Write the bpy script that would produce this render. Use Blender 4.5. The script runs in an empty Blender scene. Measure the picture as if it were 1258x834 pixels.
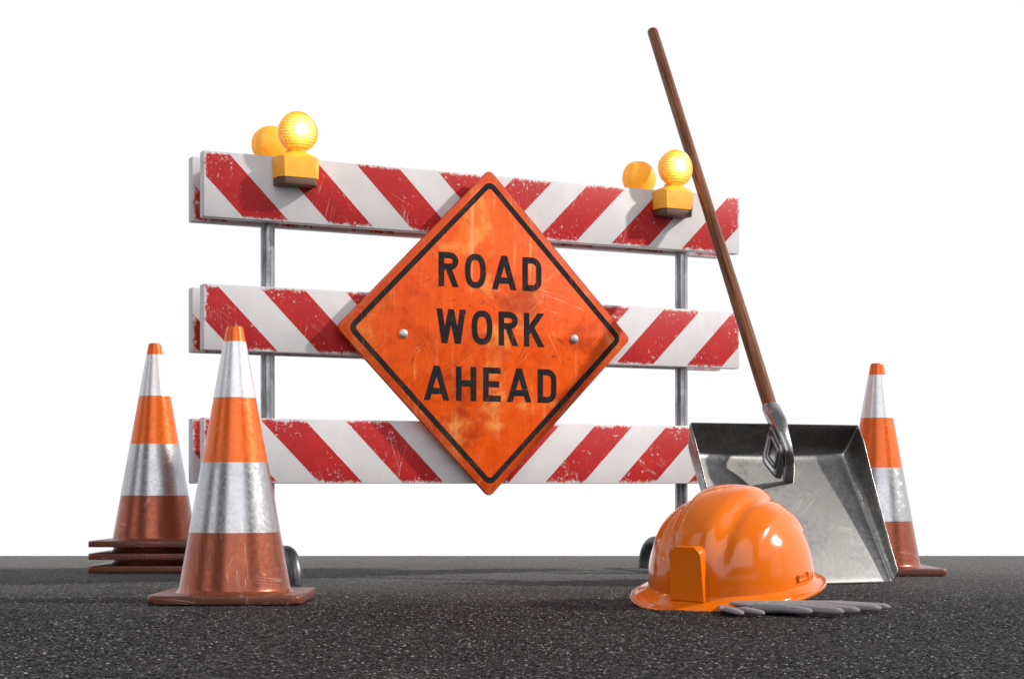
import bpy, bmesh, math, random
import numpy as np
from mathutils import Vector, Matrix, noise as mn

random.seed(7)
S = bpy.context.scene
COL = S.collection
PI = math.pi
R = math.radians

# ------------------------------------------------------------------ helpers
def link(o, parent=None):
    COL.objects.link(o)
    if parent is not None:
        o.parent = parent
    return o

def thing(name, label, cat, loc=(0, 0, 0), rot=(0, 0, 0), group=None):
    o = bpy.data.objects.new(name, None)
    o.empty_display_size = 0.05
    o.location = loc
    o.rotation_euler = rot
    link(o)
    tag(o, label, cat, group)
    return o

def tag(o, label, cat, group=None):
    o['label'] = label
    o['category'] = cat
    if group:
        o['group'] = group

def add_bm(name, bm, mat, parent=None, smooth=True, angle=40):
    bmesh.ops.recalc_face_normals(bm, faces=bm.faces)
    me = bpy.data.meshes.new(name)
    bm.to_mesh(me)
    bm.free()
    if smooth:
        me.polygons.foreach_set('use_smooth', [True] * len(me.polygons))
        me.set_sharp_from_angle(angle=R(angle))
    me.materials.append(mat)
    o = bpy.data.objects.new(name, me)
    return link(o, parent)

def copy_tree(o, parent=None):
    c = o.copy()
    link(c)
    c.parent = parent
    for ch in list(o.children):
        copy_tree(ch, c)
    return c

def box_bm(bm, lo, hi, bev=0.0, seg=2):
    r = bmesh.ops.create_cube(bm, size=1.0)
    vs = r['verts']
    for v in vs:
        v.co = Vector([lo[i] + (v.co[i] + 0.5) * (hi[i] - lo[i]) for i in range(3)])
    if bev:
        es = list({e for v in vs for e in v.link_edges})
        bmesh.ops.bevel(bm, geom=es, offset=bev, segments=seg, affect='EDGES', profile=0.5)
    return bm

def lathe_bm(bm, prof, n=48, axis='z', cap0=True, cap1=True):
    """prof: list of (radius, height)"""
    rings = []
    for r, h in prof:
        ring = []
        for k in range(n):
            a = 2 * PI * k / n
            p = (r * math.cos(a), r * math.sin(a), h)
            if axis == 'y':
                p = (p[0], h, p[1])
            ring.append(bm.verts.new(p))
        rings.append(ring)
    for a, b in zip(rings, rings[1:]):
        for k in range(n):
            bm.faces.new((a[k], a[(k + 1) % n], b[(k + 1) % n], b[k]))
    if cap0:
        bm.faces.new(rings[0][::-1])
    if cap1:
        bm.faces.new(rings[-1])
    return bm

def tube_bm(bm, pts, rad, n=16, caps=True):
    pts = [Vector(p) for p in pts]
    rings = []
    up = None
    for i, p in enumerate(pts):
        t = (pts[min(i + 1, len(pts) - 1)] - pts[max(i - 1, 0)]).normalized()
        if up is None:
            up = t.orthogonal().normalized()
        else:
            up = (up - t * up.dot(t)).normalized()
        b = t.cross(up)
        r = rad[i] if isinstance(rad, (list, tuple)) else rad
        rings.append([bm.verts.new(p + r * (math.cos(2 * PI * k / n) * up + math.sin(2 * PI * k / n) * b)) for k in range(n)])
    for a, b in zip(rings, rings[1:]):
        for k in range(n):
            bm.faces.new((a[k], a[(k + 1) % n], b[(k + 1) % n], b[k]))
    if caps:
        bm.faces.new(rings[0][::-1])
        bm.faces.new(rings[-1])
    return bm

def prism_bm(bm, poly, y0, y1, bev=0.0, seg=2):
    """polygon in x,z extruded along y"""
    a = [bm.verts.new((x, y0, z)) for x, z in poly]
    b = [bm.verts.new((x, y1, z)) for x, z in poly]
    n = len(poly)
    fs = [bm.faces.new(a), bm.faces.new(b[::-1])]
    for k in range(n):
        fs.append(bm.faces.new((a[k], b[k], b[(k + 1) % n], a[(k + 1) % n])))
    if bev:
        es = [e for e in fs[0].edges] + [e for e in fs[1].edges]
        bmesh.ops.bevel(bm, geom=es, offset=bev, segments=seg, affect='EDGES', profile=0.5)
    return bm

def round_poly(pts, r, seg=6):
    """round the corners of a convex polygon"""
    out = []
    n = len(pts)
    for i in range(n):
        p0, p, p1 = Vector(pts[i - 1]), Vector(pts[i]), Vector(pts[(i + 1) % n])
        d0, d1 = (p0 - p).normalized(), (p1 - p).normalized()
        half = d0.angle(d1) / 2
        t = r / math.tan(half)
        c = p + (d0 + d1).normalized() * (r / math.sin(half))
        a, b = p + d0 * t - c, p + d1 * t - c
        for k in range(seg + 1):
            v = a.lerp(b, k / seg)
            v = v.normalized() * r
            out.append(tuple(c + v))
    return out

# ------------------------------------------------------------------ node helper
class NT:
    def __init__(self, name):
        self.mat = bpy.data.materials.new(name)
        self.mat.use_nodes = True
        self.nt = self.mat.node_tree
        self.nt.nodes.clear()
        self.out = self.nt.nodes.new('ShaderNodeOutputMaterial')
        self._co = None
    def node(self, t, **kw):
        n = self.nt.nodes.new(t)
        for k, v in kw.items():
            setattr(n, k, v)
        return n
    def put(self, sock, v):
        if isinstance(v, bpy.types.NodeSocket):
            self.nt.links.new(v, sock)
        elif v is not None:
            if sock.type == 'RGBA' and not isinstance(v, (int, float)) and len(v) == 3:
                v = (*v, 1)
            sock.default_value = v
    def m(self, op, a, b=None, c=None, clamp=False):
        n = self.node('ShaderNodeMath', operation=op, use_clamp=clamp)
        self.put(n.inputs[0], a)
        if b is not None: self.put(n.inputs[1], b)
        if c is not None: self.put(n.inputs[2], c)
        return n.outputs[0]
    def mr(self, v, a, b, c=0.0, d=1.0, smooth=True):
        n = self.node('ShaderNodeMapRange', interpolation_type='SMOOTHSTEP' if smooth else 'LINEAR')
        for i, x in enumerate((v, a, b, c, d)):
            self.put(n.inputs[i], x)
        return n.outputs[0]
    def mix(self, f, a, b, mode='MIX'):
        n = self.node('ShaderNodeMixRGB', blend_type=mode)
        self.put(n.inputs[0], f); self.put(n.inputs[1], a); self.put(n.inputs[2], b)
        return n.outputs[0]
    def co(self, scale=(1, 1, 1), loc=(0, 0, 0), rot=(0, 0, 0), rnd=True):
        if self._co is None:
            tc = self.node('ShaderNodeTexCoord')
            self._co = tc.outputs['Object']
            oi = self.node('ShaderNodeObjectInfo')
            vm = self.node('ShaderNodeVectorMath', operation='SCALE')
            vm.inputs[0].default_value = (7.3, 3.1, 5.7)
            self.put(vm.inputs['Scale'], oi.outputs['Random'])
            va = self.node('ShaderNodeVectorMath', operation='ADD')
            self.put(va.inputs[0], self._co); self.put(va.inputs[1], vm.outputs[0])
            self._cor = va.outputs[0]
        mp = self.node('ShaderNodeMapping')
        self.put(mp.inputs[0], self._cor if rnd else self._co)
        mp.inputs['Location'].default_value = loc
        mp.inputs['Rotation'].default_value = rot
        mp.inputs['Scale'].default_value = scale
        return mp.outputs[0]
    def xyz(self):
        self.co()
        n = self.node('ShaderNodeSeparateXYZ')
        self.put(n.inputs[0], self._co)
        return n.outputs
    def noise(self, scale, detail=4, rough=0.55, vec=None, dist=0.0):
        n = self.node('ShaderNodeTexNoise')
        self.put(n.inputs['Vector'], vec if vec is not None else self.co())
        n.inputs['Scale'].default_value = scale
        n.inputs['Detail'].default_value = detail
        n.inputs['Roughness'].default_value = rough
        n.inputs['Distortion'].default_value = dist
        return n.outputs[0]
    def voro(self, scale, vec=None, feature='F1', out='Distance', rand=1.0):
        n = self.node('ShaderNodeTexVoronoi', feature=feature)
        self.put(n.inputs['Vector'], vec if vec is not None else self.co())
        n.inputs['Scale'].default_value = scale
        n.inputs['Randomness'].default_value = rand
        return n.outputs[out]
    def bump(self, h, strength=0.3, dist=0.002, normal=None):
        n = self.node('ShaderNodeBump')
        n.inputs['Strength'].default_value = strength
        n.inputs['Distance'].default_value = dist
        self.put(n.inputs['Height'], h)
        if normal is not None: self.put(n.inputs['Normal'], normal)
        return n.outputs[0]
    def bsdf(self, **kw):
        n = self.node('ShaderNodeBsdfPrincipled')
        for k, v in kw.items():
            self.put(n.inputs[k.replace('_', ' ')], v)
        self.nt.links.new(n.outputs[0], self.out.inputs['Surface'])
        return self.mat
    def scratches(self, thr=0.5, scale=1.0, rots=(0.35, -0.6, 1.2, 2.3), plane='xz', width=0.012):
        """thin straight scratch lines in the x/z plane, broken up by noise"""
        acc = None
        for i, r in enumerate(rots):
            rot = (0, r, 0) if plane == 'xz' else (0, 0, r)
            sc = (26 * scale, 1, 1.1 * scale) if plane == 'xz' else (26 * scale, 1.1 * scale, 1)
            st = self.node('ShaderNodeMapping')
            self.put(st.inputs[0], self.co((1, 1, 1), (0, 0, 0), rot))
            st.inputs['Scale'].default_value = sc
            st.inputs['Location'].default_value = (i * 3.7, i * 1.9, i * 5.1)
            nz = self.noise(1.0, 2.5, 0.5, st.outputs[0], 0.25)
            line = self.m('SUBTRACT', 1.0, self.mr(self.m('ABSOLUTE', self.m('SUBTRACT', nz, 0.5)), 0.0, width))
            gate = self.mr(self.noise(5 * scale, 2, 0.5, self.co((1, 1, 1), (i * 9.1, 0, 4.0 * i))), thr, thr + 0.08)
            v = self.m('MULTIPLY', line, gate)
            acc = v if acc is None else self.m('MAXIMUM', acc, v)
        return acc

# ------------------------------------------------------------------ materials
def mat_plain(name, col, rough=0.5, metal=0.0, spec=0.5, var=0.12, scale=30, glow=0.0):
    t = NT(name)
    nz = t.noise(scale, 5, 0.6)
    c = t.mix(t.mr(nz, 0.3, 0.7), tuple(x * (1 - var) for x in col), tuple(min(1, x * (1 + var)) for x in col))
    return t.bsdf(Base_Color=c, Roughness=t.mr(nz, 0.3, 0.7, rough - 0.06, rough + 0.08), Metallic=metal, Specular_IOR_Level=spec,
                  Emission_Color=col, Emission_Strength=glow)

RAIL_L, RAIL_H, RAIL_T = 1.945, 0.2, 0.04
PITCH = 0.2815

def mat_rail(phase, right=0.0):
    t = NT('striped_rail_paint')
    x, y, z = t.xyz()
    ax = t.m('ABSOLUTE', x)
    wob = t.m('MULTIPLY', t.m('SUBTRACT', t.noise(60, 3), 0.5), 0.002)
    f = t.m('ADD', t.m('SUBTRACT', ax, z), t.m('ADD', t.m('MULTIPLY', t.m('GREATER_THAN', x, 0.0), right), t.m('ADD', wob, 10 * PITCH + phase)))
    fr = t.m('FRACT', t.m('DIVIDE', f, PITCH))
    tri = t.m('ABSOLUTE', t.m('SUBTRACT', fr, 0.25))          # red where fr in 0..0.5
    tri = t.m('MINIMUM', tri, t.m('ABSOLUTE', t.m('SUBTRACT', fr, 1.25)))
    stripe = t.m('SUBTRACT', 1.0, t.mr(tri, 0.254, 0.264))
    # ragged wear at the upper, lower and end edges
    ed = t.m('MINIMUM', t.m('SUBTRACT', RAIL_H / 2, t.m('ABSOLUTE', z)), t.m('SUBTRACT', RAIL_L / 2, ax))
    streak = t.noise(1.0, 6, 0.7, t.co((42, 42, 26)))
    fine = t.noise(150, 4, 0.7)
    rag = t.m('ADD', t.m('MULTIPLY', t.m('SUBTRACT', streak, 0.5), 0.030), t.m('MULTIPLY', t.m('SUBTRACT', fine, 0.5), 0.030))
    keep = t.mr(t.m('ADD', ed, rag), 0.002, 0.0105)
    # chips: more of them near the edges
    chipn = t.noise(75, 6, 0.72)
    chipg = t.noise(9, 3, 0.6)
    near = t.mr(ed, 0.0, 0.07, 0.045, 0.0)
    chip = t.mr(t.m('ADD', chipn, t.m('ADD', near, t.m('MULTIPLY', t.m('SUBTRACT', chipg, 0.5), 0.26))), 0.628, 0.69)
    scr = t.scratches(0.62, 1.5, (0.3, -0.25, 1.0, 0.02), width=0.008)
    red_on = t.m('MULTIPLY', t.m('MULTIPLY', stripe, keep), t.m('SUBTRACT', 1.0, t.m('MULTIPLY', chip, 0.85)))
    red_on = t.m('MULTIPLY', red_on, t.m('SUBTRACT', 1.0, t.m('MULTIPLY', scr, 0.6)))
    grain = t.noise(420, 3, 0.7)
    cloud = t.noise(7, 5, 0.6)
    white = t.mix(t.mr(cloud, 0.3, 0.75), (0.72, 0.70, 0.69), (0.61, 0.59, 0.59))
    white = t.mix(t.mr(grain, 0.35, 0.7, 0, 0.38), white, (0.50, 0.48, 0.48))
    smear = t.mr(t.noise(1.0, 5, 0.7, t.co((30, 30, 3))), 0.60, 0.82, 0, 0.35)
    white = t.mix(smear, white, (0.5, 0.46, 0.43))
    red = t.mix(t.mr(cloud, 0.3, 0.7), (0.50, 0.021, 0.020), (0.40, 0.015, 0.016))
    red = t.mix(t.mr(grain, 0.5, 0.75, 0, 0.3), red, (0.55, 0.08, 0.075))
    c = t.mix(red_on, white, red)
    h = t.m('ADD', t.m('MULTIPLY', red_on, 0.5), t.m('MULTIPLY', grain, 0.25))
    return t.bsdf(Base_Color=c, Roughness=t.mr(grain, 0.3, 0.7, 0.42, 0.6), Specular_IOR_Level=0.2, Normal=t.bump(h, 0.35, 0.0015))

def mat_sign():
    t = NT('worn_orange_sheeting')
    big = t.noise(4.2, 6, 0.62, dist=0.6)
    drip = t.noise(1.0, 5, 0.65, t.co((32, 8, 2.2)))
    fine = t.noise(190, 4, 0.7)
    mid = t.noise(26, 6, 0.68)
    c = t.mix(t.mr(mid, 0.3, 0.7), (0.90, 0.118, 0.008), (0.76, 0.074, 0.005))
    c = t.mix(t.mr(t.m('ADD', big, t.m('MULTIPLY', t.m('SUBTRACT', mid, 0.5), 0.35)), 0.52, 0.68, 0, 0.85), c, (0.96, 0.29, 0.055))       # faded patches
    c = t.mix(t.mr(t.m('ADD', drip, t.m('MULTIPLY', t.m('SUBTRACT', big, 0.5), 0.5)), 0.54, 0.76, 0, 0.65), c, (0.97, 0.42, 0.16))
    hair = t.noise(1.0, 4, 0.7, t.co((150, 20, 7)))
    c = t.mix(t.mr(hair, 0.58, 0.74, 0, 0.45), c, (0.95, 0.36, 0.12))
    c = t.mix(t.mr(hair, 0.42, 0.26, 0, 0.4), c, (0.45, 0.035, 0.004))      # pale run marks
    c = t.mix(t.mr(t.noise(3.3, 6, 0.7, t.co((1, 1, 1), (5, 2, 9))), 0.50, 0.68, 0, 0.72), c, (0.36, 0.028, 0.004))   # grime
    # edge grime
    x, y, z = t.xyz()
    ed = t.m('SUBTRACT', 0.52, t.m('ADD', t.m('ABSOLUTE', x), t.m('ABSOLUTE', z)))
    eg = t.mr(t.m('ADD', ed, t.m('MULTIPLY', t.m('SUBTRACT', mid, 0.5), 0.12)), 0.0, 0.06, 0.6, 0.0)
    c = t.mix(eg, c, (0.42, 0.05, 0.012))
    spots = t.mr(t.m('ADD', t.noise(70, 4, 0.75), t.m('MULTIPLY', t.noise(6, 2), 0.35)), 0.84, 0.90, 0, 0.85)
    c = t.mix(spots, c, (0.05, 0.03, 0.025))
    scr = t.scratches(0.57, 1.0, (0.5, -0.7, 1.25, 0.05, 2.2), width=0.006)
    c = t.mix(t.m('MULTIPLY', scr, 0.38), c, (0.95, 0.50, 0.28))
    scr2 = t.scratches(0.57, 1.3, (0.9, -1.2, 2.6), width=0.008)
    c = t.mix(t.m('MULTIPLY', scr2, 0.6), c, (0.15, 0.03, 0.015))
    c = t.mix(t.mr(fine, 0.62, 0.78, 0, 0.5), c, (0.90, 0.40, 0.2))
    h = t.m('ADD', t.m('MULTIPLY', mid, 0.5), t.m('MULTIPLY', scr, -0.4))
    return t.bsdf(Base_Color=c, Roughness=t.mr(big, 0.3, 0.7, 0.30, 0.52), Specular_IOR_Level=0.16, Normal=t.bump(h, 0.25, 0.002))

def mat_black_print():
    t = NT('worn_black_print')
    wear = t.m('MAXIMUM', t.mr(t.noise(120, 5, 0.75), 0.60, 0.72), t.m('MULTIPLY', t.scratches(0.48, 1.0, (0.5, -0.7, 1.25, 0.05), width=0.008), 1.0))
    c = t.mix(t.m('MULTIPLY', wear, 0.35), (0.010, 0.010, 0.012), (0.40, 0.08, 0.02))
    c = t.mix(t.mr(t.noise(15, 4, 0.6), 0.45, 0.75, 0, 0.5), c, (0.035, 0.033, 0.034))
    return t.bsdf(Base_Color=c, Roughness=0.5, Specular_IOR_Level=0.12)

def mat_cone(name, base, dirt, dirt_amt, rough, metal=0.0, speck=None, thr=0.55):
    t = NT(name)
    x, y, z = t.xyz()
    big = t.noise(9, 6, 0.65)
    fine = t.noise(85, 6, 0.75)
    streak = t.noise(1.0, 5, 0.65, t.co((40, 40, 4)))
    f = t.m('ADD', t.m('MULTIPLY', big, 0.5), t.m('ADD', t.m('MULTIPLY', streak, 0.25), t.m('MULTIPLY', fine, 0.25)))
    d = t.mr(f, 0.36, 0.64, dirt_amt * 0.35, dirt_amt)
    c = t.mix(d, base, dirt)
    if speck:
        sp = t.mr(t.m('ADD', t.m('MULTIPLY', fine, 0.65), t.m('MULTIPLY', big, 0.35)), thr, thr + 0.06, 0, 0.8)
        c = t.mix(sp, c, speck)
    scr = t.scratches(0.55, 1.6, (0.1, -0.5, 1.4), width=0.010)
    c = t.mix(t.m('MULTIPLY', scr, 0.35), c, (0.75, 0.6, 0.5))
    r = t.m('ADD', t.mr(fine, 0.3, 0.7, -0.06, 0.10), t.mr(big, 0.3, 0.7, rough - 0.04, rough + 0.06))
    return t.bsdf(Base_Color=c, Roughness=r, Metallic=metal, Specular_IOR_Level=0.55, Normal=t.bump(fine, 0.05, 0.001))

def mat_metal(name, col, rough, scale=(1, 1, 1), var=0.35, scr=True, stain=None, metal=1.0):
    t = NT(name)
    big = t.noise(6, 6, 0.6)
    fine = t.noise(1.0, 5, 0.7, t.co(tuple(60 * s for s in scale)))
    f = t.m('ADD', t.m('MULTIPLY', big, 0.55), t.m('MULTIPLY', fine, 0.45))
    c = t.mix(t.mr(f, 0.35, 0.65), tuple(x * (1 - var) for x in col), tuple(min(1, x * (1 + var)) for x in col))
    if stain:
        c = t.mix(t.mr(t.noise(14, 6, 0.7, t.co((1, 1, 1), (3, 3, 3))), 0.58, 0.72, 0, 0.6), c, stain)
    r = t.mr(f, 0.35, 0.65, rough + 0.10, rough - 0.05)
    h = fine
    if scr:
        s = t.scratches(0.55, 1.4, (0.6, -0.4, 1.3, 2.2, 2.9), width=0.012)
        c = t.mix(t.m('MULTIPLY', s, 0.4), c, tuple(min(1, x * 1.7) for x in col))
    return t.bsdf(Base_Color=c, Roughness=r, Metallic=metal, Normal=t.bump(h, 0.12, 0.001))

def mat_wood():
    t = NT('brown_varnished_wood')
    g = t.noise(1.0, 6, 0.65, t.co((120, 120, 3.5)), 0.3)
    g2 = t.noise(1.0, 3, 0.6, t.co((30, 30, 1.2)))
    c = t.mix(t.mr(g, 0.32, 0.68), (0.070, 0.026, 0.012), (0.30, 0.118, 0.050))
    c = t.mix(t.mr(g2, 0.4, 0.7, 0, 0.6), c, (0.13, 0.048, 0.024))
    return t.bsdf(Base_Color=c, Roughness=t.mr(g, 0.3, 0.7, 0.36, 0.5), Specular_IOR_Level=0.25, Normal=t.bump(g, 0.25, 0.001))

def mat_helmet():
    t = NT('glossy_orange_plastic')
    n1 = t.noise(4, 3, 0.5)
    c = t.mix(t.mr(n1, 0.3, 0.7), (0.76, 0.162, 0.004), (0.69, 0.140, 0.003))
    fine = t.noise(220, 3, 0.7)
    c = t.mix(t.mr(fine, 0.66, 0.8, 0, 0.2), c, (0.5, 0.12, 0.02))
    s = t.scratches(0.60, 2.0, (0.3, -0.8, 1.6), width=0.006)
    return t.bsdf(Base_Color=c, Roughness=t.m('ADD', t.mr(n1, 0.3, 0.7, 0.10, 0.15), t.m('MULTIPLY', s, 0.12)), Specular_IOR_Level=0.42,
                  Coat_Weight=0.22, Coat_Roughness=0.06)

def mat_lens():
    t = NT('lit_amber_lens')
    x, y, z = t.xyz()
    cmb = t.node('ShaderNodeCombineXYZ')
    t.put(cmb.inputs[0], t.m('ADD', x, t.m('MULTIPLY', z, 0.5)))
    t.put(cmb.inputs[1], t.m('MULTIPLY', z, 0.866))
    cell = t.voro(125, cmb.outputs[0], rand=0.0)
    facet = t.mr(cell, 0.15, 0.60, 1.0, 0.0)
    r2 = t.m('SQRT', t.m('ADD', t.m('POWER', t.m('SUBTRACT', x, 0.004), 2.0), t.m('POWER', t.m('SUBTRACT', z, 0.006), 2.0)))
    hot = t.mr(r2, 0.0, 0.022)
    warm = t.mr(r2, 0.006, 0.06)
    col = t.mix(warm, (1.0, 0.64, 0.13), (1.0, 0.34, 0.025))
    col = t.mix(hot, (1.0, 0.93, 0.66), col)
    st = t.m('ADD', t.mr(r2, 0.0, 0.034, 6.0, 0.0), t.m('ADD', t.mr(r2, 0.004, 0.058, 1.5, 0.22), t.m('MULTIPLY', facet, t.mr(r2, 0.004, 0.06, 2.4, 1.2))))
    return t.bsdf(Base_Color=(0.9, 0.36, 0.04), Roughness=0.2, Emission_Color=col, Emission_Strength=st, Normal=t.bump(facet, 0.5, 0.002), Coat_Weight=0.3)

def mat_asphalt():
    t = NT('dark_asphalt')
    v = t.co((1, 1, 1), rnd=False)
    cell = t.voro(160, v, out='Color')
    sep = t.node('ShaderNodeSeparateColor'); t.put(sep.inputs[0], cell)
    d = t.voro(160, v)
    x, y, z = t.xyz()
    stone = t.mr(sep.outputs[0], 0.35, 1.0)
    big = t.noise(1.3, 5, 0.6, v)
    fine = t.noise(600, 3, 0.7, v)
    c = t.mix(stone, (0.013, 0.0128, 0.0135), (0.125, 0.122, 0.120))
    lights = t.mr(sep.outputs[1], 0.90, 0.97, 0, 0.9)
    c = t.mix(lights, c, (0.40, 0.39, 0.38))
    c = t.mix(t.mr(sep.outputs[2], 0.8, 0.95, 0, 0.5), c, (0.070, 0.066, 0.062))
    c = t.mix(t.mr(d, 0.28, 0.62, 0, 0.95), c, (0.004, 0.004, 0.0042))
    c = t.mix(t.mr(big, 0.45, 0.75, 0, 0.3), c, (0.045, 0.043, 0.042))
    far_haze = t.mr(t.m('ADD', y, t.m('MULTIPLY', t.m('SUBTRACT', big, 0.5), 1.2)), 3.9, 7.7, 0.0, 0.8)      # pale haze painted into the colour towards the slab's far edge
    c = t.mix(far_haze, c, (0.20, 0.197, 0.19))
    h = t.m('ADD', t.m('MULTIPLY', t.m('SUBTRACT', 1.0, d), 0.8), t.m('MULTIPLY', fine, 0.5))
    return t.bsdf(Base_Color=c, Roughness=t.mr(sep.outputs[2], 0.0, 1.0, 0.45, 0.85), Specular_IOR_Level=0.07, Normal=t.bump(h, 1.0, 0.004))

M_sign, M_print = mat_sign(), mat_black_print()
M_orange_top = mat_cone('orange_cone_plastic', (0.82, 0.14, 0.006), (0.66, 0.095, 0.006), 0.4, 0.27, metal=0.35)
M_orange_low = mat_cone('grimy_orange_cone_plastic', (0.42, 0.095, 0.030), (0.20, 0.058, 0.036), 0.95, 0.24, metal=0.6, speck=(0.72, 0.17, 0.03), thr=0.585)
M_cone_base = mat_cone('brown_dirty_rubber', (0.22, 0.052, 0.018), (0.09, 0.027, 0.015), 0.9, 0.34, metal=0.25, speck=(0.50, 0.11, 0.02), thr=0.595)
M_band_white = mat_cone('white_reflective_sleeve', (0.74, 0.74, 0.745), (0.64, 0.635, 0.63), 0.35, 0.27, metal=0.4)
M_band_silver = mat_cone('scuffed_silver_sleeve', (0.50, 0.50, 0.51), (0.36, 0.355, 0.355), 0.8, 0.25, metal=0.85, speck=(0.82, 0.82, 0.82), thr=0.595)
M_galv = mat_metal('galvanised_steel', (0.12, 0.121, 0.125), 0.40, (1, 1, 0.2), 0.35, False, (0.12, 0.10, 0.09))
M_post = mat_metal('bright_galvanised_steel', (0.36, 0.362, 0.365), 0.33, (1, 1, 0.2), 0.40, False, (0.16, 0.14, 0.13))
M_bolt = mat_metal('bolt_steel', (0.42, 0.41, 0.40), 0.45, var=0.2, scr=False)
M_blade = mat_metal('scratched_sheet_steel', (0.30, 0.295, 0.286), 0.27, (1, 1, 1), 0.38, True, (0.27, 0.25, 0.21))
M_socket = mat_metal('polished_steel', (0.30, 0.297, 0.295), 0.24, var=0.2, scr=False)
M_dark = mat_plain('dark_recess', (0.03, 0.028, 0.026), 0.35, 0.5)
M_wood = mat_wood()
M_helmet = mat_helmet()
M_strap = mat_plain('black_headband_plastic', (0.03, 0.03, 0.034), 0.5)
M_glove = mat_plain('grey_knit_glove', (0.24, 0.22, 0.23), 0.85, var=0.25, scale=260)
M_amber = mat_plain('lit_amber_lamp_plastic', (1.0, 0.40, 0.022), 0.35, var=0.04, glow=0.22)     # lit through from the bulb inside
M_amber_box = mat_plain('yellow_lamp_box', (1.0, 0.42, 0.022), 0.42, var=0.05)
M_brown = mat_plain('brown_rubber_base', (0.12, 0.055, 0.028), 0.55)
M_lens = mat_lens()
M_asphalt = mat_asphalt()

# ------------------------------------------------------------------ ground: one sheet of asphalt
def build_ground():
    x0, x1, y0, y1 = -2.6, 2.6, 2.3, 7.60
    step = 0.0052
    nx, ny = int((x1 - x0) / step), int((y1 - y0) / step)
    xs = np.linspace(x0, x1, nx); ys = np.linspace(y0, y1, ny)
    rng = np.random.default_rng(3)
    h = rng.random((ny, nx)).astype(np.float32)
    hs = (h + np.roll(h, 1, 0) + np.roll(h, 1, 1) + np.roll(np.roll(h, 1, 0), 1, 1)) / 4
    h = 0.55 * h + 0.9 * hs
    low = rng.random((ny // 6 + 2, nx // 6 + 2)).astype(np.float32)
    low = np.kron(low, np.ones((6, 6), np.float32))[:ny, :nx]
    for _ in range(4):
        low = (low + np.roll(low, 2, 0) + np.roll(low, -2, 0) + np.roll(low, 2, 1) + np.roll(low, -2, 1)) / 5
    h = h * 0.0030 + low * 0.0018
    h -= h.max()
    X, Y = np.meshgrid(xs, ys)
    jit = step * 0.35
    X = X + (rng.random((ny, nx)) - 0.5) * jit * 2
    Y = Y + (rng.random((ny, nx)) - 0.5) * jit * 2
    X[:, 0] = x0; X[:, -1] = x1; Y[0, :] = y0; Y[-1, :] = y1
    for sl in ((0, slice(None)), (-1, slice(None)), (slice(None), 0), (slice(None), -1)):
        h[sl] = -0.002
    co = np.stack([X, Y, h], -1).reshape(-1, 3)
    idx = np.arange(nx * ny).reshape(ny, nx)
    quads = np.stack([idx[:-1, :-1], idx[:-1, 1:], idx[1:, 1:], idx[1:, :-1]], -1).reshape(-1, 4)
    # the plain apron around the finely grained middle, and the slab's sides
    X0, X1, Y0 = -9.0, 9.0, -4.0
    zt, zb = -0.002, -0.12
    ext = [(X0, Y0, zt), (X1, Y0, zt), (X1, y1, zt), (X0, y1, zt),
           (x0, y0, zt), (x1, y0, zt), (x1, y1, zt), (x0, y1, zt),
           (X0, Y0, zb), (X1, Y0, zb), (X1, y1, zb), (X0, y1, zb)]
    b = len(co)
    eq = [(0, 1, 5, 4), (1, 2, 6, 5), (3, 0, 4, 7), (0, 8, 9, 1), (1, 9, 10, 2), (2, 10, 11, 3), (3, 11, 8, 0), (8, 11, 10, 9)]
    co = np.concatenate([co, np.array(ext)])
    quads = np.concatenate([quads, np.array(eq) + b])
    me = bpy.data.meshes.new('ground')
    me.vertices.add(len(co)); me.vertices.foreach_set('co', co.astype(np.float32).ravel())
    me.loops.add(quads.size); me.loops.foreach_set('vertex_index', quads.astype(np.int32).ravel())
    me.polygons.add(len(quads))
    me.polygons.foreach_set('loop_start', np.arange(0, quads.size, 4, dtype=np.int32))
    me.update(calc_edges=True)
    me.validate()
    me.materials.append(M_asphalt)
    o = bpy.data.objects.new('ground', me)
    link(o)
    o['kind'] = 'structure'
    o['label'] = 'dark grey coarse asphalt ground under the road work gear'
build_ground()

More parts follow.
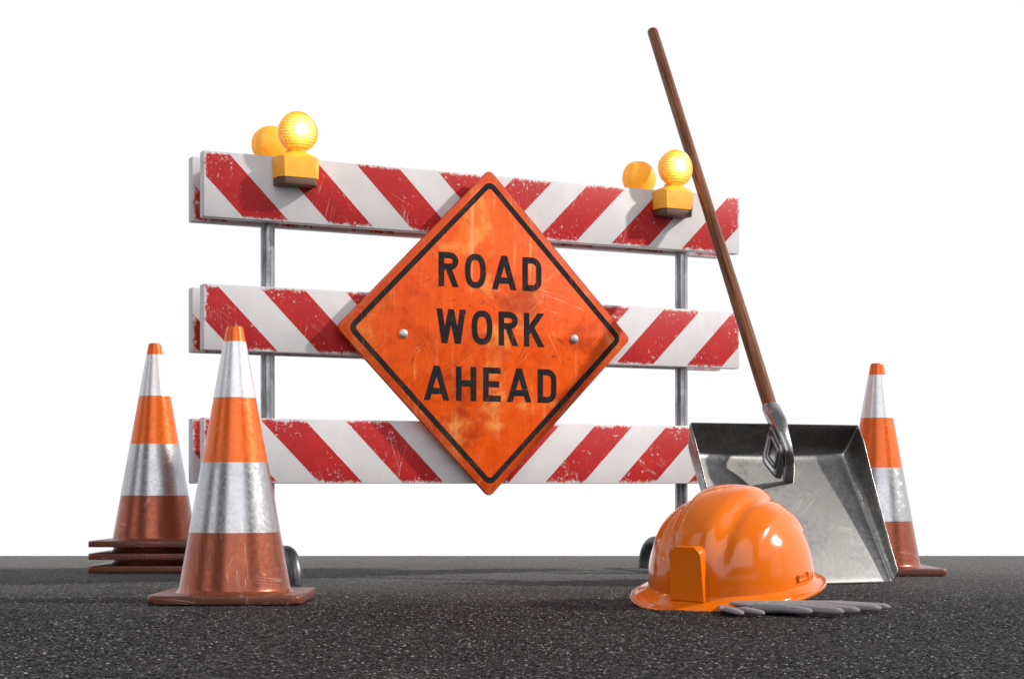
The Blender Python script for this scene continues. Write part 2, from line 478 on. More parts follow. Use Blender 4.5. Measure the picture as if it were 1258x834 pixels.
# ------------------------------------------------------------------ barricade
YAW = math.atan2(0.89, 1.73)
BC = (-0.065, 5.845, 0.0)          # middle of the barricade, on the front faces of its rails
GAP = 0.116                        # front face to front face of the two rail layers
def barricade():
    t = thing('barricade', 'wide barricade of three red and white striped rail pairs on steel posts', 'barricade', BC, (0, 0, YAW))
    for zt, ph, pb, dr in ((1.308, 0.045, 0.171, -0.030), (0.906, 0.0085, 0.171, -0.013), (0.503, 0.0085, 0.0155, -0.022)):
        for y0, mat in ((0.0, mat_rail(ph, dr)), (GAP, mat_rail(pb))):
            bm = bmesh.new()
            box_bm(bm, (-RAIL_L / 2, 0, -RAIL_H / 2), (RAIL_L / 2, RAIL_T, RAIL_H / 2), 0.004, 2)
            r = add_bm('rail', bm, mat, t)
            r.location = (0, y0, zt - RAIL_H / 2)
    py = (GAP + RAIL_T) / 2
    for px in (-0.742, 0.780):
        bm = bmesh.new()
        tube_bm(bm, [(px, py, 0.10), (px, py, 0.7), (px, py, 1.29)], 0.0222, 24)
        add_bm('post', bm, M_post, t)
        bm = bmesh.new()
        hl, rr, top = 0.245, 0.075, 0.094            # a skid running front to back, both ends bent down to the ground
        pts = [(px, py - hl, 0.0)]
        for k in range(11):
            a = PI - PI / 2 * k / 10
            pts.append((px, py - hl + rr + rr * math.cos(a), top - rr + rr * math.sin(a)))
        pts += [(px, py - 0.1, top), (px, py, top), (px, py + 0.1, top)]
        for k in range(11):
            a = PI / 2 - PI / 2 * k / 10
            pts.append((px, py + hl - rr + rr * math.cos(a), top - rr + rr * math.sin(a)))
        pts.append((px, py + hl, 0.0))
        tube_bm(bm, pts, 0.0215, 20)
        add_bm('foot', bm, M_galv, t)
        for zt in (1.308, 0.906, 0.503):
            bm = bmesh.new()
            box_bm(bm, (px - 0.03, RAIL_T + 0.0005, zt - 0.12), (px + 0.03, py - 0.018, zt - 0.08), 0.003)
            box_bm(bm, (px - 0.03, py + 0.018, zt - 0.12), (px + 0.03, GAP - 0.0005, zt - 0.08), 0.003)
            add_bm('bracket', bm, M_galv, t)
    return t
barricade()
BM = Matrix.Translation(BC) @ Matrix.Rotation(YAW, 4, 'Z')

# ------------------------------------------------------------------ road sign
LET = {}
def _arc(cx, cz, rx, rz, a0, a1, n=14):
    return [(cx + rx * math.cos(R(a0 + (a1 - a0) * k / n)), cz + rz * math.sin(R(a0 + (a1 - a0) * k / n))) for k in range(n + 1)]
# centre lines of the strokes; letter box height 1, width as given; half stroke is 0.09
hs = 0.088
LET['R'] = (0.60, [[(hs, 0), (hs, 1)], [(hs, 1 - hs), (0.33, 1 - hs)] + _arc(0.33, 0.745, 0.60 - 0.33 - hs, 0.255 - hs, 90, -90) + [(hs, 0.49 + hs)], [(0.29, 0.56), (0.515, 0)]])
LET['O'] = (0.64, [[(0.32 + (0.32 - hs) * math.copysign(abs(math.cos(R(a))) ** 0.8, math.cos(R(a))), 0.5 + (0.5 - hs) * math.copysign(abs(math.sin(R(a))) ** 0.8, math.sin(R(a)))) for a in range(0, 361, 9)]])
LET['A'] = (0.74, [[(hs * 0.9, 0), (0.37, 1.0)], [(0.37, 1.0), (0.74 - hs * 0.9, 0)], [(0.17, 0.27), (0.57, 0.27)]])
LET['D'] = (0.60, [[(hs, 0), (hs, 1)], [(hs, 1 - hs), (0.30, 1 - hs)] + _arc(0.30, 0.70, 0.60 - 0.30 - hs, 0.30 - hs, 90, 0, 8) + _arc(0.30, 0.30, 0.60 - 0.30 - hs, 0.30 - hs, 0, -90, 8) + [(hs, hs)]])
LET['W'] = (0.86, [[(0.08, 1), (0.23, 0)], [(0.23, 0), (0.43, 0.98)], [(0.43, 0.98), (0.63, 0)], [(0.63, 0), (0.78, 1)]])
LET['K'] = (0.64, [[(hs, 0), (hs, 1)], [(0.54, 1), (hs, 0.37)], [(0.25, 0.55), (0.55, 0)]])
LET['H'] = (0.62, [[(hs, 0), (hs, 1)], [(0.62 - hs, 0), (0.62 - hs, 1)], [(hs, 0.51), (0.62 - hs, 0.51)]])
LET['E'] = (0.54, [[(hs, 0), (hs, 1)], [(hs, 1 - hs), (0.54, 1 - hs)], [(hs, 0.51), (0.49, 0.51)], [(hs, hs), (0.54, hs)]])

def stroke_bm(bm, pts, half, y0, y1, zlo, zhi):
    """a flat ribbon along pts in x/z, cut to zlo..zhi, with a little thickness"""
    pts = [Vector(p) for p in pts]
    L, Rr = [], []
    closed = (pts[0] - pts[-1]).length < 1e-6
    n = len(pts)
    for i, p in enumerate(pts):
        if closed:
            a, b = pts[(i - 1) % (n - 1)], pts[(i + 1) % (n - 1)]
        else:
            a, b = pts[max(i - 1, 0)], pts[min(i + 1, n - 1)]
        d = (b - a).normalized()
        nn = Vector((-d.y, d.x))
        l, r = p + nn * half, p - nn * half
        if not closed and i in (0, n - 1):            # cut slanted strokes level at the letter's top and bottom
            for q in (l, r):
                for lim in (zlo, zhi):
                    if abs(p.y - lim) < half * 0.6 and abs(d.y) > 0.3:
                        s = (lim - q.y) / d.y
                        q += d * s
        L.append(l); Rr.append(r)
    va = [[bm.verts.new((v.x, y0, v.y)) for v in L], [bm.verts.new((v.x, y0, v.y)) for v in Rr]]
    vb = [[bm.verts.new((v.x, y1, v.y)) for v in L], [bm.verts.new((v.x, y1, v.y)) for v in Rr]]
    for i in range(n - 1):
        bm.faces.new((va[0][i], va[0][i + 1], va[1][i + 1], va[1][i]))
        bm.faces.new((va[0][i], vb[0][i], vb[0][i + 1], va[0][i + 1]))
        bm.faces.new((va[1][i], va[1][i + 1], vb[1][i + 1], vb[1][i]))
    if not closed:
        bm.faces.new((va[0][0], va[1][0], vb[1][0], vb[0][0]))
        bm.faces.new((va[0][-1], vb[0][-1], vb[1][-1], va[1][-1]))

SIGN_Y = -0.052                     # front face of the sign, ahead of the rails
def road_sign():
    base = BM @ Vector((-0.034, SIGN_Y, 0.788))
    t = thing('road_sign', 'worn orange diamond sign reading ROAD WORK AHEAD fixed to the striped barricade', 'road sign', base, (0, 0, YAW))
    hd = 0.5275
    dia = [(0, hd), (hd, 0), (0, -hd), (-hd, 0)]
    bm = bmesh.new()
    prism_bm(bm, round_poly(dia, 0.013, 6), 0, 0.017, 0.003, 2)
    pan = add_bm('sign_panel', bm, M_sign, t, angle=30)
    # black border line
    o_ = round_poly([(x * (hd - 0.032) / hd, z * (hd - 0.032) / hd) for x, z in dia], 0.027, 10)
    i_ = round_poly([(x * (hd - 0.057) / hd, z * (hd - 0.057) / hd) for x, z in dia], 0.012, 10)
    bm = bmesh.new()
    y0, y1 = -0.0006, 0.001
    A = [bm.verts.new((x, y0, z)) for x, z in o_]; B = [bm.verts.new((x, y0, z)) for x, z in i_]
    A2 = [bm.verts.new((x, y1, z)) for x, z in o_]; B2 = [bm.verts.new((x, y1, z)) for x, z in i_]
    n = len(o_)
    for k in range(n):
        j = (k + 1) % n
        bm.faces.new((A[k], A[j], B[j], B[k])); bm.faces.new((A[k], A2[k], A2[j], A[j])); bm.faces.new((B[k], B[j], B2[j], B2[k]))
    add_bm('border_line', bm, M_print, pan, smooth=False)
    HT = 0.110
    for word, cx, cz, width in (('ROAD', 0.003, 0.198, 0.372), ('WORK', 0.005, 0.017, 0.388), ('AHEAD', 0.006, -0.165, 0.478)):
        bm = bmesh.new()
        ws = [LET[c][0] for c in word]
        sx = 0.118
        gap = (width - sum(ws) * sx) / (len(word) - 1)
        x = cx - width / 2
        for wi, ch in enumerate(word):
            for si, st in enumerate(LET[ch][1]):
                # every stroke a hair deeper than the one before, so that no faces share a plane
                y_ = -0.0006 - 0.00008 * si
                stroke_bm(bm, [(x + px * sx, cz - HT / 2 + pz * HT) for px, pz in st], hs * 0.113, y_, 0.001, cz - HT / 2, cz + HT / 2)
            x += ws[wi] * sx + gap
        add_bm('lettering', bm, M_print, pan, smooth=False)
    for bx, bz in ((-0.305, -0.014), (0.312, -0.008)):
        bm = bmesh.new()
        lathe_bm(bm, [(0.0145, 0.0005), (0.0145, -0.002), (0.0115, -0.003), (0.011, -0.0055), (0.009, -0.0068), (0.003, -0.0072)], 24, 'y')
        b = add_bm('bolt', bm, M_bolt, t)
        b.location = (bx, 0, bz)
        bm = bmesh.new()
        lathe_bm(bm, [(0.011, 0.0175), (0.011, -SIGN_Y + 0.001)], 16, 'y')
        s = add_bm('spacer', bm, M_galv, t)
        s.location = (bx, 0, bz)
    return t
road_sign()

# ------------------------------------------------------------------ warning lights
def warning_light():
    """local: back of the box at y = 0, lens looking to -y, origin under the head's middle at rail-top height"""
    t = thing('warning_light', 'x', 'warning light', (0, 0, 0), (0, 0, 0), 'amber warning lights on the barricade')
    D = 0.066
    # box: hexagonal plan (chamfered front corners), sloping shoulders
    bm = bmesh.new()
    def plan(hw, d0, d1, ch, z):
        return [bm.verts.new(p) for p in ((-hw, d1, z), (hw, d1, z), (hw, d0 + ch, z), (hw - ch * 0.8, d0, z), (-hw + ch * 0.8, d0, z), (-hw, d0 + ch, z))]
    rings = [plan(0.066, -D, 0, 0.020, -0.056), plan(0.068, -D, 0, 0.020, 0.004), plan(0.064, -D + 0.002, -0.001, 0.02, 0.010),
             plan(0.032, -D + 0.012, -0.012, 0.012, 0.0225), plan(0.027, -D + 0.016, -0.016, 0.012, 0.033)]
    for a, b in zip(rings, rings[1:]):
        for k in range(6):
            bm.faces.new((a[k], a[(k + 1) % 6], b[(k + 1) % 6], b[k]))
    bm.faces.new(rings[0][::-1]); bm.faces.new(rings[-1])
    bmesh.ops.bevel(bm, geom=[e for e in bm.edges if e.calc_face_angle(0) > 0.3], offset=0.002, segments=2, affect='EDGES', profile=0.5)
    box = add_bm('battery_box', bm, M_amber_box, t)
    bm = bmesh.new()
    a = plan(0.064, -D + 0.002, 0, 0.020, -0.0775); b = plan(0.0645, -D + 0.0015, 0, 0.020, -0.0562)
    for k in range(6):
        bm.faces.new((a[k], a[(k + 1) % 6], b[(k + 1) % 6], b[k]))
    bm.faces.new(a[::-1]); bm.faces.new(b)
    bmesh.ops.bevel(bm, geom=list(bm.edges), offset=0.0015, segments=2, affect='EDGES', profile=0.5)
    add_bm('base_band', bm, M_brown, box)
    # head: shallow drum, domed at the back, rim at the front
    cy, cz = -D / 2 - 0.002, 0.086
    bm = bmesh.new()
    prof = []
    for k in range(9):
        a_ = PI / 2 * k / 8
        prof.append((max(0.0005, 0.0585 * math.sin(a_)), 0.012 + 0.024 * math.cos(a_)))
    prof += [(0.0595, -0.004), (0.0595, -0.010), (0.0625, -0.0105), (0.0625, -0.0165), (0.0595, -0.0175), (0.0575, -0.0165)]
    lathe_bm(bm, prof, 56, 'y')
    hd = add_bm('lamp_head', bm, M_amber, t)
    hd.location = (0, cy, cz)
    bm = bmesh.new()
    prof = [(0.0575, -0.0172)]
    for k in range(1, 10):
        a_ = PI / 2 * (1 - k / 9)
        prof.append((max(0.0004, 0.0572 * math.sin(a_)), -0.0172 - 0.016 * math.cos(a_)))
    lathe_bm(bm, prof, 56, 'y')
    ln = add_bm('lens', bm, M_lens, hd)
    bl = bpy.data.lights.new('bulb', 'POINT')          # the lit lamp's own light
    bl.energy = 0.16; bl.color = (1.0, 0.55, 0.12); bl.shadow_soft_size = 0.012
    bo = bpy.data.objects.new('bulb', bl)
    link(bo, hd)
    bo.location = (0, -0.055, 0.0)
    return t
wl = warning_light()
ZL = 1.294
ROT_B = YAW + PI
spots = [(-0.688, -0.0015, YAW, 'lit amber warning light in front of the barricade top rail near its left end'),
         (0.680, -0.0015, YAW, 'lit amber warning light in front of the top rail beside the shovel handle'),
         (-0.688, GAP + RAIL_T + 0.0015, ROT_B, 'amber warning light seen from behind at the far side of the left barricade end'),
         (0.680, GAP + RAIL_T + 0.0015, ROT_B, 'amber warning light seen from behind, standing off left of the shovel handle')]
for i, (lx, ly, rz, lab) in enumerate(spots):
    o = wl if i == 0 else copy_tree(wl)
    o.location = BM @ Vector((lx, ly, ZL))
    o.rotation_euler = (0, 0, rz)
    o['label'] = lab

# ------------------------------------------------------------------ traffic cones
def cone_radius(z):
    return 0.146 + (0.0215 - 0.146) * (z - 0.02) / 0.69
def traffic_cone():
    t = thing('traffic_cone', 'x', 'traffic cone', group='orange and white traffic cones')
    bm = bmesh.new()
    s = 0.1925
    bmesh.ops.create_grid(bm, x_segments=1, y_segments=1, size=s)
    poly = round_poly([(-s, -s), (s, -s), (s, s), (-s, s)], 0.020, 5)
    bm.clear()
    a = [bm.verts.new((x, y, 0.001)) for x, y in poly]
    b = [bm.verts.new((x, y, 0.0215)) for x, y in poly]
    bm.faces.new(a[::-1]); top = bm.faces.new(b)
    for k in range(len(poly)):
        bm.faces.new((a[k], a[(k + 1) % len(poly)], b[(k + 1) % len(poly)], b[k]))
    es = [e for e in bm.edges if abs(e.verts[0].co.z - e.verts[1].co.z) < 1e-5]
    bmesh.ops.bevel(bm, geom=es, offset=0.004, segments=2, affect='EDGES', profile=0.5)
    add_bm('base', bm, M_cone_base, t, angle=50)
    def body(name, z0, z1, mat, proud=0.0, tip=False, flare=False):
        bm = bmesh.new()
        prof = []
        if flare:
            for k in range(5):
                q = k / 4
                prof.append((cone_radius(z0 + 0.012 * q) + 0.008 * (1 - q) ** 2, z0 + 0.012 * q))
        n = 6
        for k in range(n + 1):
            z = z0 + (z1 - z0) * k / n
            if flare and z < z0 + 0.013: continue
            prof.append((cone_radius(z) + proud, z))
        if proud:
            prof = [(cone_radius(z0) - 0.001, z0 - 0.0004)] + prof + [(cone_radius(z1) - 0.001, z1 + 0.0004)]
        if tip:
            prof[-1] = (prof[-1][0], z1 - 0.006)
            prof += [(0.0205, z1 - 0.002), (0.0185, z1), (0.014, z1), (0.013, z1 - 0.003), (0.012, z1 - 0.03)]
        lathe_bm(bm, prof, 72, 'z', cap0=False, cap1=tip)
        return add_bm(name, bm, mat, t, angle=45)
    body('lower_body', 0.0205, 0.177, M_orange_low, flare=True)
    body('reflective_band', 0.177, 0.357, M_band_silver, 0.0008)
    body('upper_body', 0.357, 0.525, M_orange_top)
    body('reflective_band', 0.525, 0.671, M_band_white, 0.0008)
    body('cone_tip', 0.671, 0.711, M_orange_top, tip=True)
    return t
cone = traffic_cone()
cones = [(-0.722, 4.665, 0.0, 0.0, 'orange cone with scuffed silver band standing alone in front of the barricade end'),
         (-1.258, 6.305, 0.0, 0.0, 'bottom cone of the stack of three, its base flat on the asphalt'),
         (-1.258, 6.305, 0.0425, 0.0, 'middle cone of the stack of three, only its base and a dark gap showing'),
         (-1.258, 6.305, 0.085, 0.0, 'top cone of the stack of three behind the single front cone'),
         (1.240, 6.085, 0.0, 0.02, 'orange cone half hidden behind the steel shovel blade')]
for i, (x, y, z, rz, lab) in enumerate(cones):
    o = cone if i == 0 else copy_tree(cone)
    o.location = (x, y, z)
    o.rotation_euler = (0, 0, rz)
    o['label'] = lab

# ------------------------------------------------------------------ shovel
def shovel():
    B0 = Vector((0.903, 5.375, 0.0))
    psi = R(23)
    t = thing('shovel', 'wide steel scoop shovel with long brown wooden handle leaning on the barricade', 'shovel', B0, (0, 0, psi))
    inv = (Matrix.Translation(B0) @ Matrix.Rotation(psi, 4, 'Z')).inverted()
    U = Vector((math.cos(psi), math.sin(psi), 0))
    crease = Vector((0.800, 5.595, 0.392))
    V = (crease - B0)
    th = R(32)
    W = Vector((math.sin(psi) * math.cos(th), -math.cos(psi) * math.cos(th), math.sin(th)))
    Vn = V.normalized()
    bm = bmesh.new()
    As = [-1 - s for s in (1.0, 0.75, 0.45, 0.2, 0.06)] + list(np.linspace(-1, 1, 15)) + [1 + s for s in (0.06, 0.2, 0.45, 0.75, 1.0)]
    Bs = list(np.linspace(0, 1, 17)) + [1 + s for s in (0.06, 0.2, 0.45, 0.75, 1.0)]
    rows = []
    for b in Bs:
        row = []
        vb = min(b, 1.0)
        sb = max(0.0, b - 1.0)
        hwid = 0.278 - 0.004 * vb
        hh = 0.034 + 0.058 * vb ** 1.2
        for a in As:
            sa = max(0.0, abs(a) - 1.0)
            s = max(sa, sb)
            flare = 0.20 * hh
            u = math.copysign(min(abs(a), 1.0) * hwid + sa * flare + 0.010 * (1 - (1 - min(sa, 0.3) / 0.3) ** 2), a)
            dish = 0.012 * (1 - min(abs(a), 1.0) ** 2) * vb
            p = B0 + V * vb + U * u + W * (hh * s - dish * (1 - s)) + Vn * (0.045 * sb + 0.012 * (1 - (1 - min(sb, 0.3) / 0.3) ** 2))
            # the side walls lean back towards the handle at the cutting edge
            p += Vn * (0.016 * sa * (1 - vb))
            row.append(bm.verts.new(inv @ p))
        rows.append(row)
    for r0, r1 in zip(rows, rows[1:]):
        for k in range(len(As) - 1):
            bm.faces.new((r0[k], r0[k + 1], r1[k + 1], r1[k]))
    blade = add_bm('blade', bm, M_blade, t, angle=180)
    so = blade.modifiers.new('thickness', 'SOLIDIFY'); so.thickness = 0.005; so.offset = 0
    sb_ = blade.modifiers.new('smooth', 'SUBSURF'); sb_.levels = 2; sb_.render_levels = 2
    def P(px, py, z):                # pixel of the photograph at a depth -> a point in space (used once, to measure)
        return Vector(((px - 629) / 2200 * z, z, 0.3 + (595 - py) / 2200 * z))
    # handle: a tapered round pole, built along z and turned into place
    E = P(948, 505, 5.63); C = Vector((0.656, 6.165, 1.3097))
    d = (C - E).normalized()
    DD = C - E
    T = E + DD * ((0.25318 * E.y - E.z + 0.3) / (DD.z - 0.25318 * DD.y))
    lo = E - d * 0.05
    L = (T - lo).length
    bm = bmesh.new()
    prof = [(0.019, 0.0)]
    for k in range(20):
        q = k / 19
        prof.append((0.0225 - 0.003 * q + 0.0007 * math.sin(q * 9), 0.004 + (L - 0.012) * q))
    prof += [(0.0185, L - 0.003), (0.0145, L), (0.004, L + 0.0012)]
    lathe_bm(bm, prof, 28)
    hnd = add_bm('handle', bm, M_wood, t)
    wm = Matrix.Translation(lo) @ d.to_track_quat('Z', 'Y').to_matrix().to_4x4()
    hnd.matrix_basis = inv @ wm
    # socket: pressed steel strap clasping the handle, cranked over the back wall down on to the pan
    side = (U - d * U.dot(d)).normalized()
    path = [(P(947.5, 502, 5.612), 0.030, 0.024), (P(951, 509, 5.565), 0.030, 0.025), (P(955.5, 519, 5.505), 0.026, 0.022), (P(961, 535, 5.475), 0.021, 0.018),
            (P(966, 550, 5.460), 0.0175, 0.016), (P(968, 560, 5.460), 0.016, 0.015), (P(969, 568, 5.478), 0.0165, 0.012), (P(969, 578, 5.525), 0.018, 0.008),
            (P(968.5, 590, 5.566), 0.018, 0.005), (P(968, 602, 5.595), 0.012, 0.003)]
    bm = bmesh.new()
    rings = []
    N = 20
    for i, (p, hw, ht) in enumerate(path):
        tg = (path[min(i + 1, len(path) - 1)][0] - path[max(i - 1, 0)][0]).normalized()
        sd = (U - tg * U.dot(tg)).normalized()
        nn = tg.cross(sd)
        ring = []
        e = 1.0 if i < 2 else 0.55
        for k in range(N):
            a = 2 * PI * k / N
            ca, sa = math.cos(a), math.sin(a)
            ring.append(bm.verts.new(inv @ (p + sd * hw * math.copysign(abs(ca) ** e, ca) + nn * ht * math.copysign(abs(sa) ** e, sa))))
        rings.append(ring)
    for a, b in zip(rings, rings[1:]):
        for k in range(N):
            bm.faces.new((a[k], a[(k + 1) % N], b[(k + 1) % N], b[k]))
    bm.faces.new(rings[0][::-1]); bm.faces.new(rings[-1])
    soc = add_bm('socket', bm, M_socket, t, angle=60)
    # the open diamond fold on the socket's side
    dia = [P(945, 521, 5.49), P(960, 553, 5.435), P(953.5, 589, 5.485), P(935, 565, 5.495)]
    def ring_pts(scale, push):
        c = sum(dia, Vector()) / 4
        q = [c + (p - c) * scale for p in dia]
        nrm = (q[2] - q[0]).cross(q[1] - q[3]).normalized()
        if nrm.y > 0: nrm = -nrm
        out = []
        for i in range(4):
            p0, p, p1 = q[i - 1], q[i], q[(i + 1) % 4]
            a, b = p.lerp(p0, 0.25), p.lerp(p1, 0.25)
            for k in range(6):
                s = k / 5
                out.append((1 - s) ** 2 * a + 2 * s * (1 - s) * p + s * s * b + nrm * push)
        return out
    bm = bmesh.new()
    layers = [(1.12, -0.022), (1.08, -0.006), (1.0, 0.0), (0.86, 0.0), (0.76, -0.006), (0.68, -0.008), (0.60, -0.001), (0.52, 0.0), (0.45, -0.004), (0.40, -0.016)]
    rg = [[bm.verts.new(inv @ p) for p in ring_pts(*l)] for l in layers]
    for a, b in zip(rg, rg[1:]):
        for k in range(len(a)):
            bm.faces.new((a[k], a[(k + 1) % len(a)], b[(k + 1) % len(a)], b[k]))
    bm.faces.new(rg[-1])
    fold = add_bm('socket_fold', bm, M_socket, soc, angle=180)
    bm = bmesh.new()
    lathe_bm(bm, [(0.008, 0.004), (0.008, 0.0), (0.0065, -0.003), (0.003, -0.0045), (0.0005, -0.005)], 18, 'y')
    rv = add_bm('rivet', bm, M_bolt, soc)
    rv.location = inv @ P(955, 511, 5.520)
    rv.rotation_euler = (R(-38), 0, 0)
    return t
shovel()

# ------------------------------------------------------------------ hard hat
def helmet():
    up = Vector((-0.055, -0.140, 1)).normalized()
    yaw = R(-33)
    fw = Vector((math.sin(yaw), -math.cos(yaw), 0))
    fw = (fw - up * fw.dot(up)).normalized()
    yb = -fw
    xr = yb.cross(up)
    rot = Matrix((xr, yb, up)).transposed()
    t = thing('hard_hat', 'glossy orange hard hat tipped on the asphalt over grey gloves', 'hard hat', (0.556, 4.545, 0.053), rot.to_euler())
    RX, RY, H = 0.204, 0.229, 0.224
    def dome(phi, q):
        """phi around (0 = front), q 0 at the base .. 1 at the crown"""
        h = H * math.sin(q * PI / 2) ** 0.92
        r = max(0.0, 1 - (h / H) ** 2.35) ** (1 / 2.05)
        x = RX * r * math.sin(phi); y = -RY * r * math.cos(phi)
        p = Vector((x, y, h))
        return p, r
    def ridge(x, y, h):
        def plateau(v, c, w, s):
            d = abs(abs(v) - c)
            k = min(1, max(0, (w + s - d) / s))
            return k * k * (3 - 2 * k)
        wide = 0.032 + 0.014 * max(0, 1 - abs(y) / RY)
        rise = min(1, max(0, (h - 0.05) / 0.10))
        r = 0.024 * plateau(x, 0, wide - 0.006, 0.050) * rise
        r += 0.0075 * plateau(x, 0.118, 0.016, 0.026) * min(1, max(0, (h - 0.06) / 0.06))
        return r
    NP, NQ = 128, 44
    bm = bmesh.new()
    rings = []
    for i in range(NQ):
        q = i / (NQ - 1) * 0.992
        ring = []
        for k in range(NP):
            phi = 2 * PI * k / NP
            p, r = dome(phi, q)
            n = Vector((p.x / RX ** 2, p.y / RY ** 2, 0.6 * p.z / H ** 2)).normalized()
            p = p + n * ridge(p.x, p.y, p.z)
            ring.append(bm.verts.new(p))
        rings.append(ring)
    for a, b in zip(rings, rings[1:]):
        for k in range(NP):
            bm.faces.new((a[k], a[(k + 1) % NP], b[(k + 1) % NP], b[k]))
    bm.faces.new(rings[-1])
    sh = add_bm('shell', bm, M_helmet, t, angle=180)
    # brim: sloping skirt with a rolled lip, wider over the forehead
    def brim_w(phi):
        c = math.cos(phi)
        return 0.028 + 0.040 * max(0, c) ** 1.6 + 0.010 * max(0, -c) ** 2
    bm = bmesh.new()
    rings = []
    for j, (s, z, inn) in enumerate(((0.0, 0.012, -0.004), (0.06, 0.004, 0.001), (0.20, 0.000, 0), (0.55, -0.004, 0), (0.86, -0.009, 0), (0.93, -0.0075, 0), (1.0, -0.0085, 0), (1.02, -0.0125, 0), (0.99, -0.0165, 0), (0.90, -0.0165, 0), (0.5, -0.010, 0), (0.0, -0.006, -0.004))):
        ring = []
        for k in range(NP):
            phi = 2 * PI * k / NP
            dirn = Vector((math.sin(phi) * RX, -math.cos(phi) * RY, 0))
            out = Vector((math.sin(phi) / RX, -math.cos(phi) / RY, 0)).normalized()
            p = dirn + out * (brim_w(phi) * s + inn)
            sag = -0.10 * brim_w(phi) * s * max(0, math.cos(phi))
            ring.append(bm.verts.new((p.x, p.y, z + sag)))
        rings.append(ring)
    for a, b in zip(rings, rings[1:]):
        for k in range(NP):
            bm.faces.new((a[k], a[(k + 1) % NP], b[(k + 1) % NP], b[k]))
    add_bm('brim', bm, M_helmet, t, angle=75)
    # the upright lamp block moulded on the forehead
    poly = round_poly([(-0.044, 0.002), (0.044, 0.002), (0.044, 0.135), (-0.044, 0.135)], 0.018, 8)
    poly = [(x, max(z, 0.002)) for x, z in poly]
    poly = [(-0.047, 0.0)] + [p for p in poly if p[1] > 0.02 or False] + []
    poly = [(-0.046, 0.0), (0.046, 0.0)] + [p for p in round_poly([(-0.044, 0.0), (0.044, 0.0), (0.041, 0.133), (-0.041, 0.133)], 0.022, 10) if p[1] > 0.06]
    bm = bmesh.new()
    prism_bm(bm, poly, -RY - 0.016, -RY + 0.13, 0.0035, 3)
    lb = add_bm('lamp_block', bm, M_helmet, t, angle=80)
    wn = lb.modifiers.new('face_normals', 'WEIGHTED_NORMAL'); wn.weight = 100; wn.keep_sharp = True
    # slot at the side of the shell's foot
    for sgn in (1, -1):
        bm = bmesh.new()
        phi = sgn * R(86)
        p = Vector((RX * math.sin(phi), -RY * math.cos(phi), 0.027))
        out = Vector((math.sin(phi) / RX, -math.cos(phi) / RY, 0)).normalized()
        tan = Vector((-out.y, out.x, 0))
        r = bmesh.ops.create_cube(bm, size=1)
        for v in r['verts']:
            v.co = p + tan * v.co.x * 0.048 + out * (v.co.y * 0.010 - 0.0035) + Vector((0, 0, v.co.z * 0.013))
        bmesh.ops.bevel(bm, geom=list({e for v in r['verts'] for e in v.link_edges}), offset=0.003, segments=2, affect='EDGES', profile=0.5)
        add_bm('accessory_slot', bm, M_helmet, sh)
    bm = bmesh.new()
    pr = [(0.95, 0.005), (0.95, -0.036), (0.91, -0.040), (0.89, 0.005)]
    rings = [[bm.verts.new((RX * s * math.sin(2 * PI * k / 64), -RY * s * math.cos(2 * PI * k / 64) * (0.96), z + 0.018 * math.cos(2 * PI * k / 64))) for k in range(64)] for s, z in pr]
    for a, b in zip(rings, rings[1:]):
        for k in range(64):
            bm.faces.new((a[k], a[(k + 1) % 64], b[(k + 1) % 64], b[k]))
    add_bm('headband', bm, M_strap, t)
    return t
helmet()

# ------------------------------------------------------------------ gloves
def glove(label, loc, fingers, palm, wrist, z=0.0115, flat=0.70):
    """a limp glove lying on the ground; fingers: (root, tip) pairs in x, y around loc"""
    bm = bmesh.new()
    N = 14
    def limb(pts, rad, flat):
        full = [Vector(p) for p in pts]; rr = list(rad)
        d = (full[-1] - full[-2]).normalized(); r = rr[-1]; e = full[-1]
        for a, q in ((0.5, 0.88), (0.9, 0.66), (1.25, 0.38), (1.4, 0.10)):
            full.append(e + d * r * a); rr.append(r * q)
        rings = []
        for i, p in enumerate(full):
            tg = (full[min(i + 1, len(full) - 1)] - full[max(i - 1, 0)]).normalized()
            sd = Vector((-tg.y, tg.x, 0)).normalized()
            rings.append([bm.verts.new(p + sd * rr[i] * math.cos(2 * PI * k / N) + Vector((0, 0, 1)) * rr[i] * flat * math.sin(2 * PI * k / N)) for k in range(N)])
        for a, b in zip(rings, rings[1:]):
            for k in range(N):
                bm.faces.new((a[k], a[(k + 1) % N], b[(k + 1) % N], b[k]))
        bm.faces.new(rings[0][::-1]); bm.faces.new(rings[-1])
    pc = Vector((*palm, z)); wr = Vector((*wrist, z + 0.002))
    for (r, tp, rad, r0) in fingers:
        r = Vector((*r, z - 0.002)); tp = Vector((*tp, z - 0.001))
        m = r.lerp(tp, 0.5) + Vector((0, 0, 0.003))
        limb([pc.lerp(r, 0.2), r, m, tp], [r0, r0 * 1.1, rad * 1.05, rad * 0.85], flat)
    limb([wr, wr.lerp(pc, 0.5), pc], [0.050, 0.046, 0.060], 0.16)
    o = add_bm('work_glove', bm, M_glove, None, angle=180)
    rm = o.modifiers.new('one_skin', 'REMESH'); rm.mode = 'VOXEL'; rm.voxel_size = 0.0034; rm.use_smooth_shade = True
    sm = o.modifiers.new('soften', 'SMOOTH'); sm.factor = 0.5; sm.iterations = 2
    o.location = loc
    tag(o, label, 'glove', 'grey work gloves under the hard hat')
    return o
def rel(c, *pts):
    return [(p[0] - c[0], p[1] - c[1]) for p in pts]
c1 = (0.66, 4.22)
f1 = []
for root, tip, rad in (((0.575, 4.185), (0.672, 4.088), 0.0145), ((0.595, 4.195), (0.742, 4.085), 0.0155), ((0.62, 4.22), (0.785, 4.125), 0.0155),
                       ((0.65, 4.26), (0.848, 4.195), 0.0155), ((0.675, 4.30), (0.880, 4.240), 0.0140)):
    f1.append((*rel(c1, root, tip), rad, rad * 1.15))
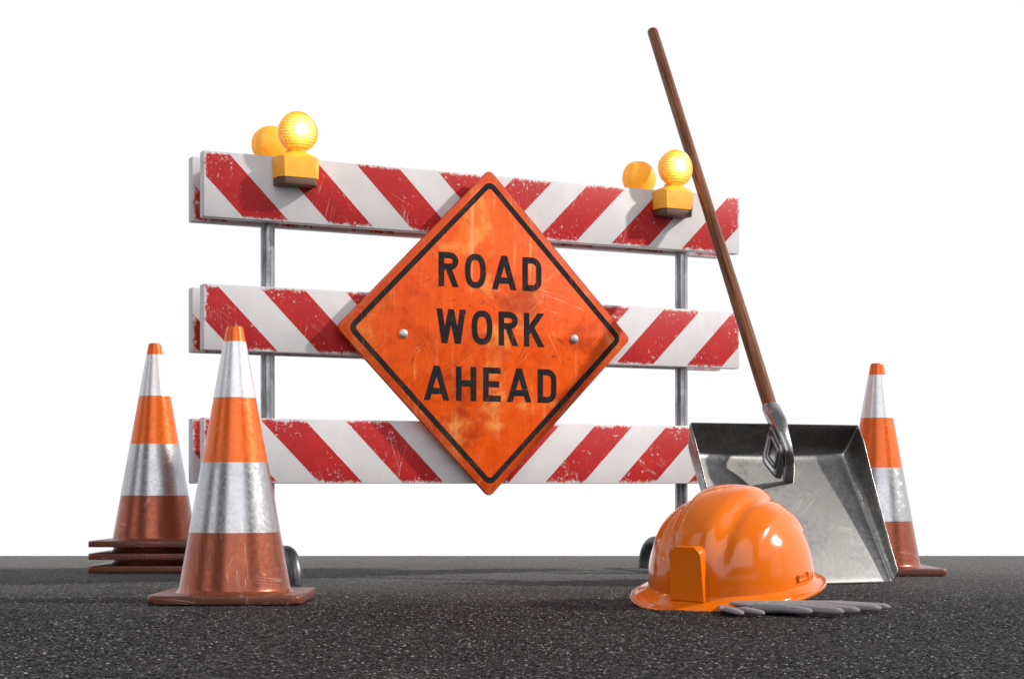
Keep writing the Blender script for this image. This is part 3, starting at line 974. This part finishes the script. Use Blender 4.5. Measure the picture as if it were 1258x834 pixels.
glove('grey work glove with fingers spread out past the right of the hard hat', (*c1, 0.001), f1, *rel(c1, (0.60, 4.275), (0.53, 4.37)))
c2 = (0.46, 4.30)
f2 = [(*rel(c2, (0.492, 4.20), (0.520, 4.085)), 0.0135, 0.0065), (*rel(c2, (0.512, 4.20), (0.566, 4.09)), 0.0145, 0.0070)]
f2 += [(*rel(c2, (0.53, 4.38), (0.57, 4.33)), 0.013, 0.013), (*rel(c2, (0.54, 4.42), (0.59, 4.39)), 0.013, 0.013), (*rel(c2, (0.47, 4.42), (0.45, 4.38)), 0.012, 0.012)]
glove('grey work glove almost hidden under the front rim of the hard hat', (*c2, 0.0006), f2, *rel(c2, (0.510, 4.42), (0.505, 4.51)), 0.008, 0.52)

# ------------------------------------------------------------------ camera
cam = bpy.data.cameras.new('camera')
co = bpy.data.objects.new('camera', cam)
link(co)
co.location = (0, 0, 0.3)
co.rotation_euler = (R(90), 0, 0)
cam.sensor_width = 36
cam.lens = 36 * 2200 / 1258
cam.shift_y = (595 - 417) / 1258
cam.clip_end = 500
S.camera = co

# ------------------------------------------------------------------ light
sun = bpy.data.lights.new('sun', 'SUN')
sun.energy = 4.0
sun.angle = R(2.0)
sun.color = (1.0, 0.95, 0.89)
so = bpy.data.objects.new('sun', sun)
link(so)
el = R(32)
Ldir = Vector((math.cos(el), -0.03, math.sin(el)))
so.rotation_euler = Ldir.to_track_quat('Z', 'Y').to_euler()

# studio world: white in front, grey behind, unseen soft boxes added for reflections
w = bpy.data.worlds.new('World')
S.world = w
w.use_nodes = True
nt = w.node_tree
nt.nodes.clear()
class WN(NT):
    def __init__(self, nt): self.nt = nt
t = WN(nt)
tc = t.node('ShaderNodeTexCoord')
sp = t.node('ShaderNodeSeparateXYZ'); t.put(sp.inputs[0], tc.outputs['Generated'])
wx, wy, wz = sp.outputs
az = t.m('MULTIPLY', t.m('ARCTAN2', wx, t.m('MULTIPLY', wy, -1.0)), 180 / PI)
ele = t.m('MULTIPLY', t.m('ARCSINE', wz), 180 / PI)
def panel(a0, a1, e0, e1, soft=4):
    p = t.m('MULTIPLY', t.mr(az, a0 - soft, a0 + soft), t.mr(az, a1 - soft, a1 + soft, 1, 0))
    q = t.m('MULTIPLY', t.mr(ele, e0 - soft, e0 + soft), t.mr(ele, e1 - soft, e1 + soft, 1, 0))
    return t.m('MULTIPLY', p, q)
front = t.mr(wy, -0.25, 0.02)
fval = t.mr(ele, 30, 52, 1.03, 0.30)                 # white cove up to 30 degrees, dimmed above, out of view, to deepen ground shadows
back = 0.15
val = t.m('ADD', back, t.m('MULTIPLY', panel(-14, 40, 0, 52), 1.85))
val = t.m('ADD', val, t.m('MULTIPLY', panel(-62, -44, 0, 50), 1.2))
val = t.m('ADD', val, t.m('MULTIPLY', panel(62, 80, 0, 50), 1.0))
val = t.m('ADD', val, t.m('MULTIPLY', t.mr(ele, 55, 72), 0.25))
mx = t.m('ADD', t.m('MULTIPLY', front, fval), t.m('MULTIPLY', t.m('SUBTRACT', 1.0, front), val))
bg = t.node('ShaderNodeBackground')
cm = t.node('ShaderNodeCombineXYZ')
t.put(cm.inputs[0], t.m('MULTIPLY', mx, 0.985)); t.put(cm.inputs[1], t.m('MULTIPLY', mx, 0.99)); t.put(cm.inputs[2], t.m('MULTIPLY', mx, 1.05))
t.put(bg.inputs[0], cm.outputs[0])
bg.inputs[1].default_value = 1.0
wo = t.node('ShaderNodeOutputWorld')
nt.links.new(bg.outputs[0], wo.inputs[0])
w.cycles.sampling_method = 'MANUAL'
w.cycles.sample_map_resolution = 512

S.view_settings.view_transform = 'Standard'
S.view_settings.look = 'None'
S.view_settings.exposure = 0
S.view_settings.gamma = 1
S.cycles.max_bounces = 6
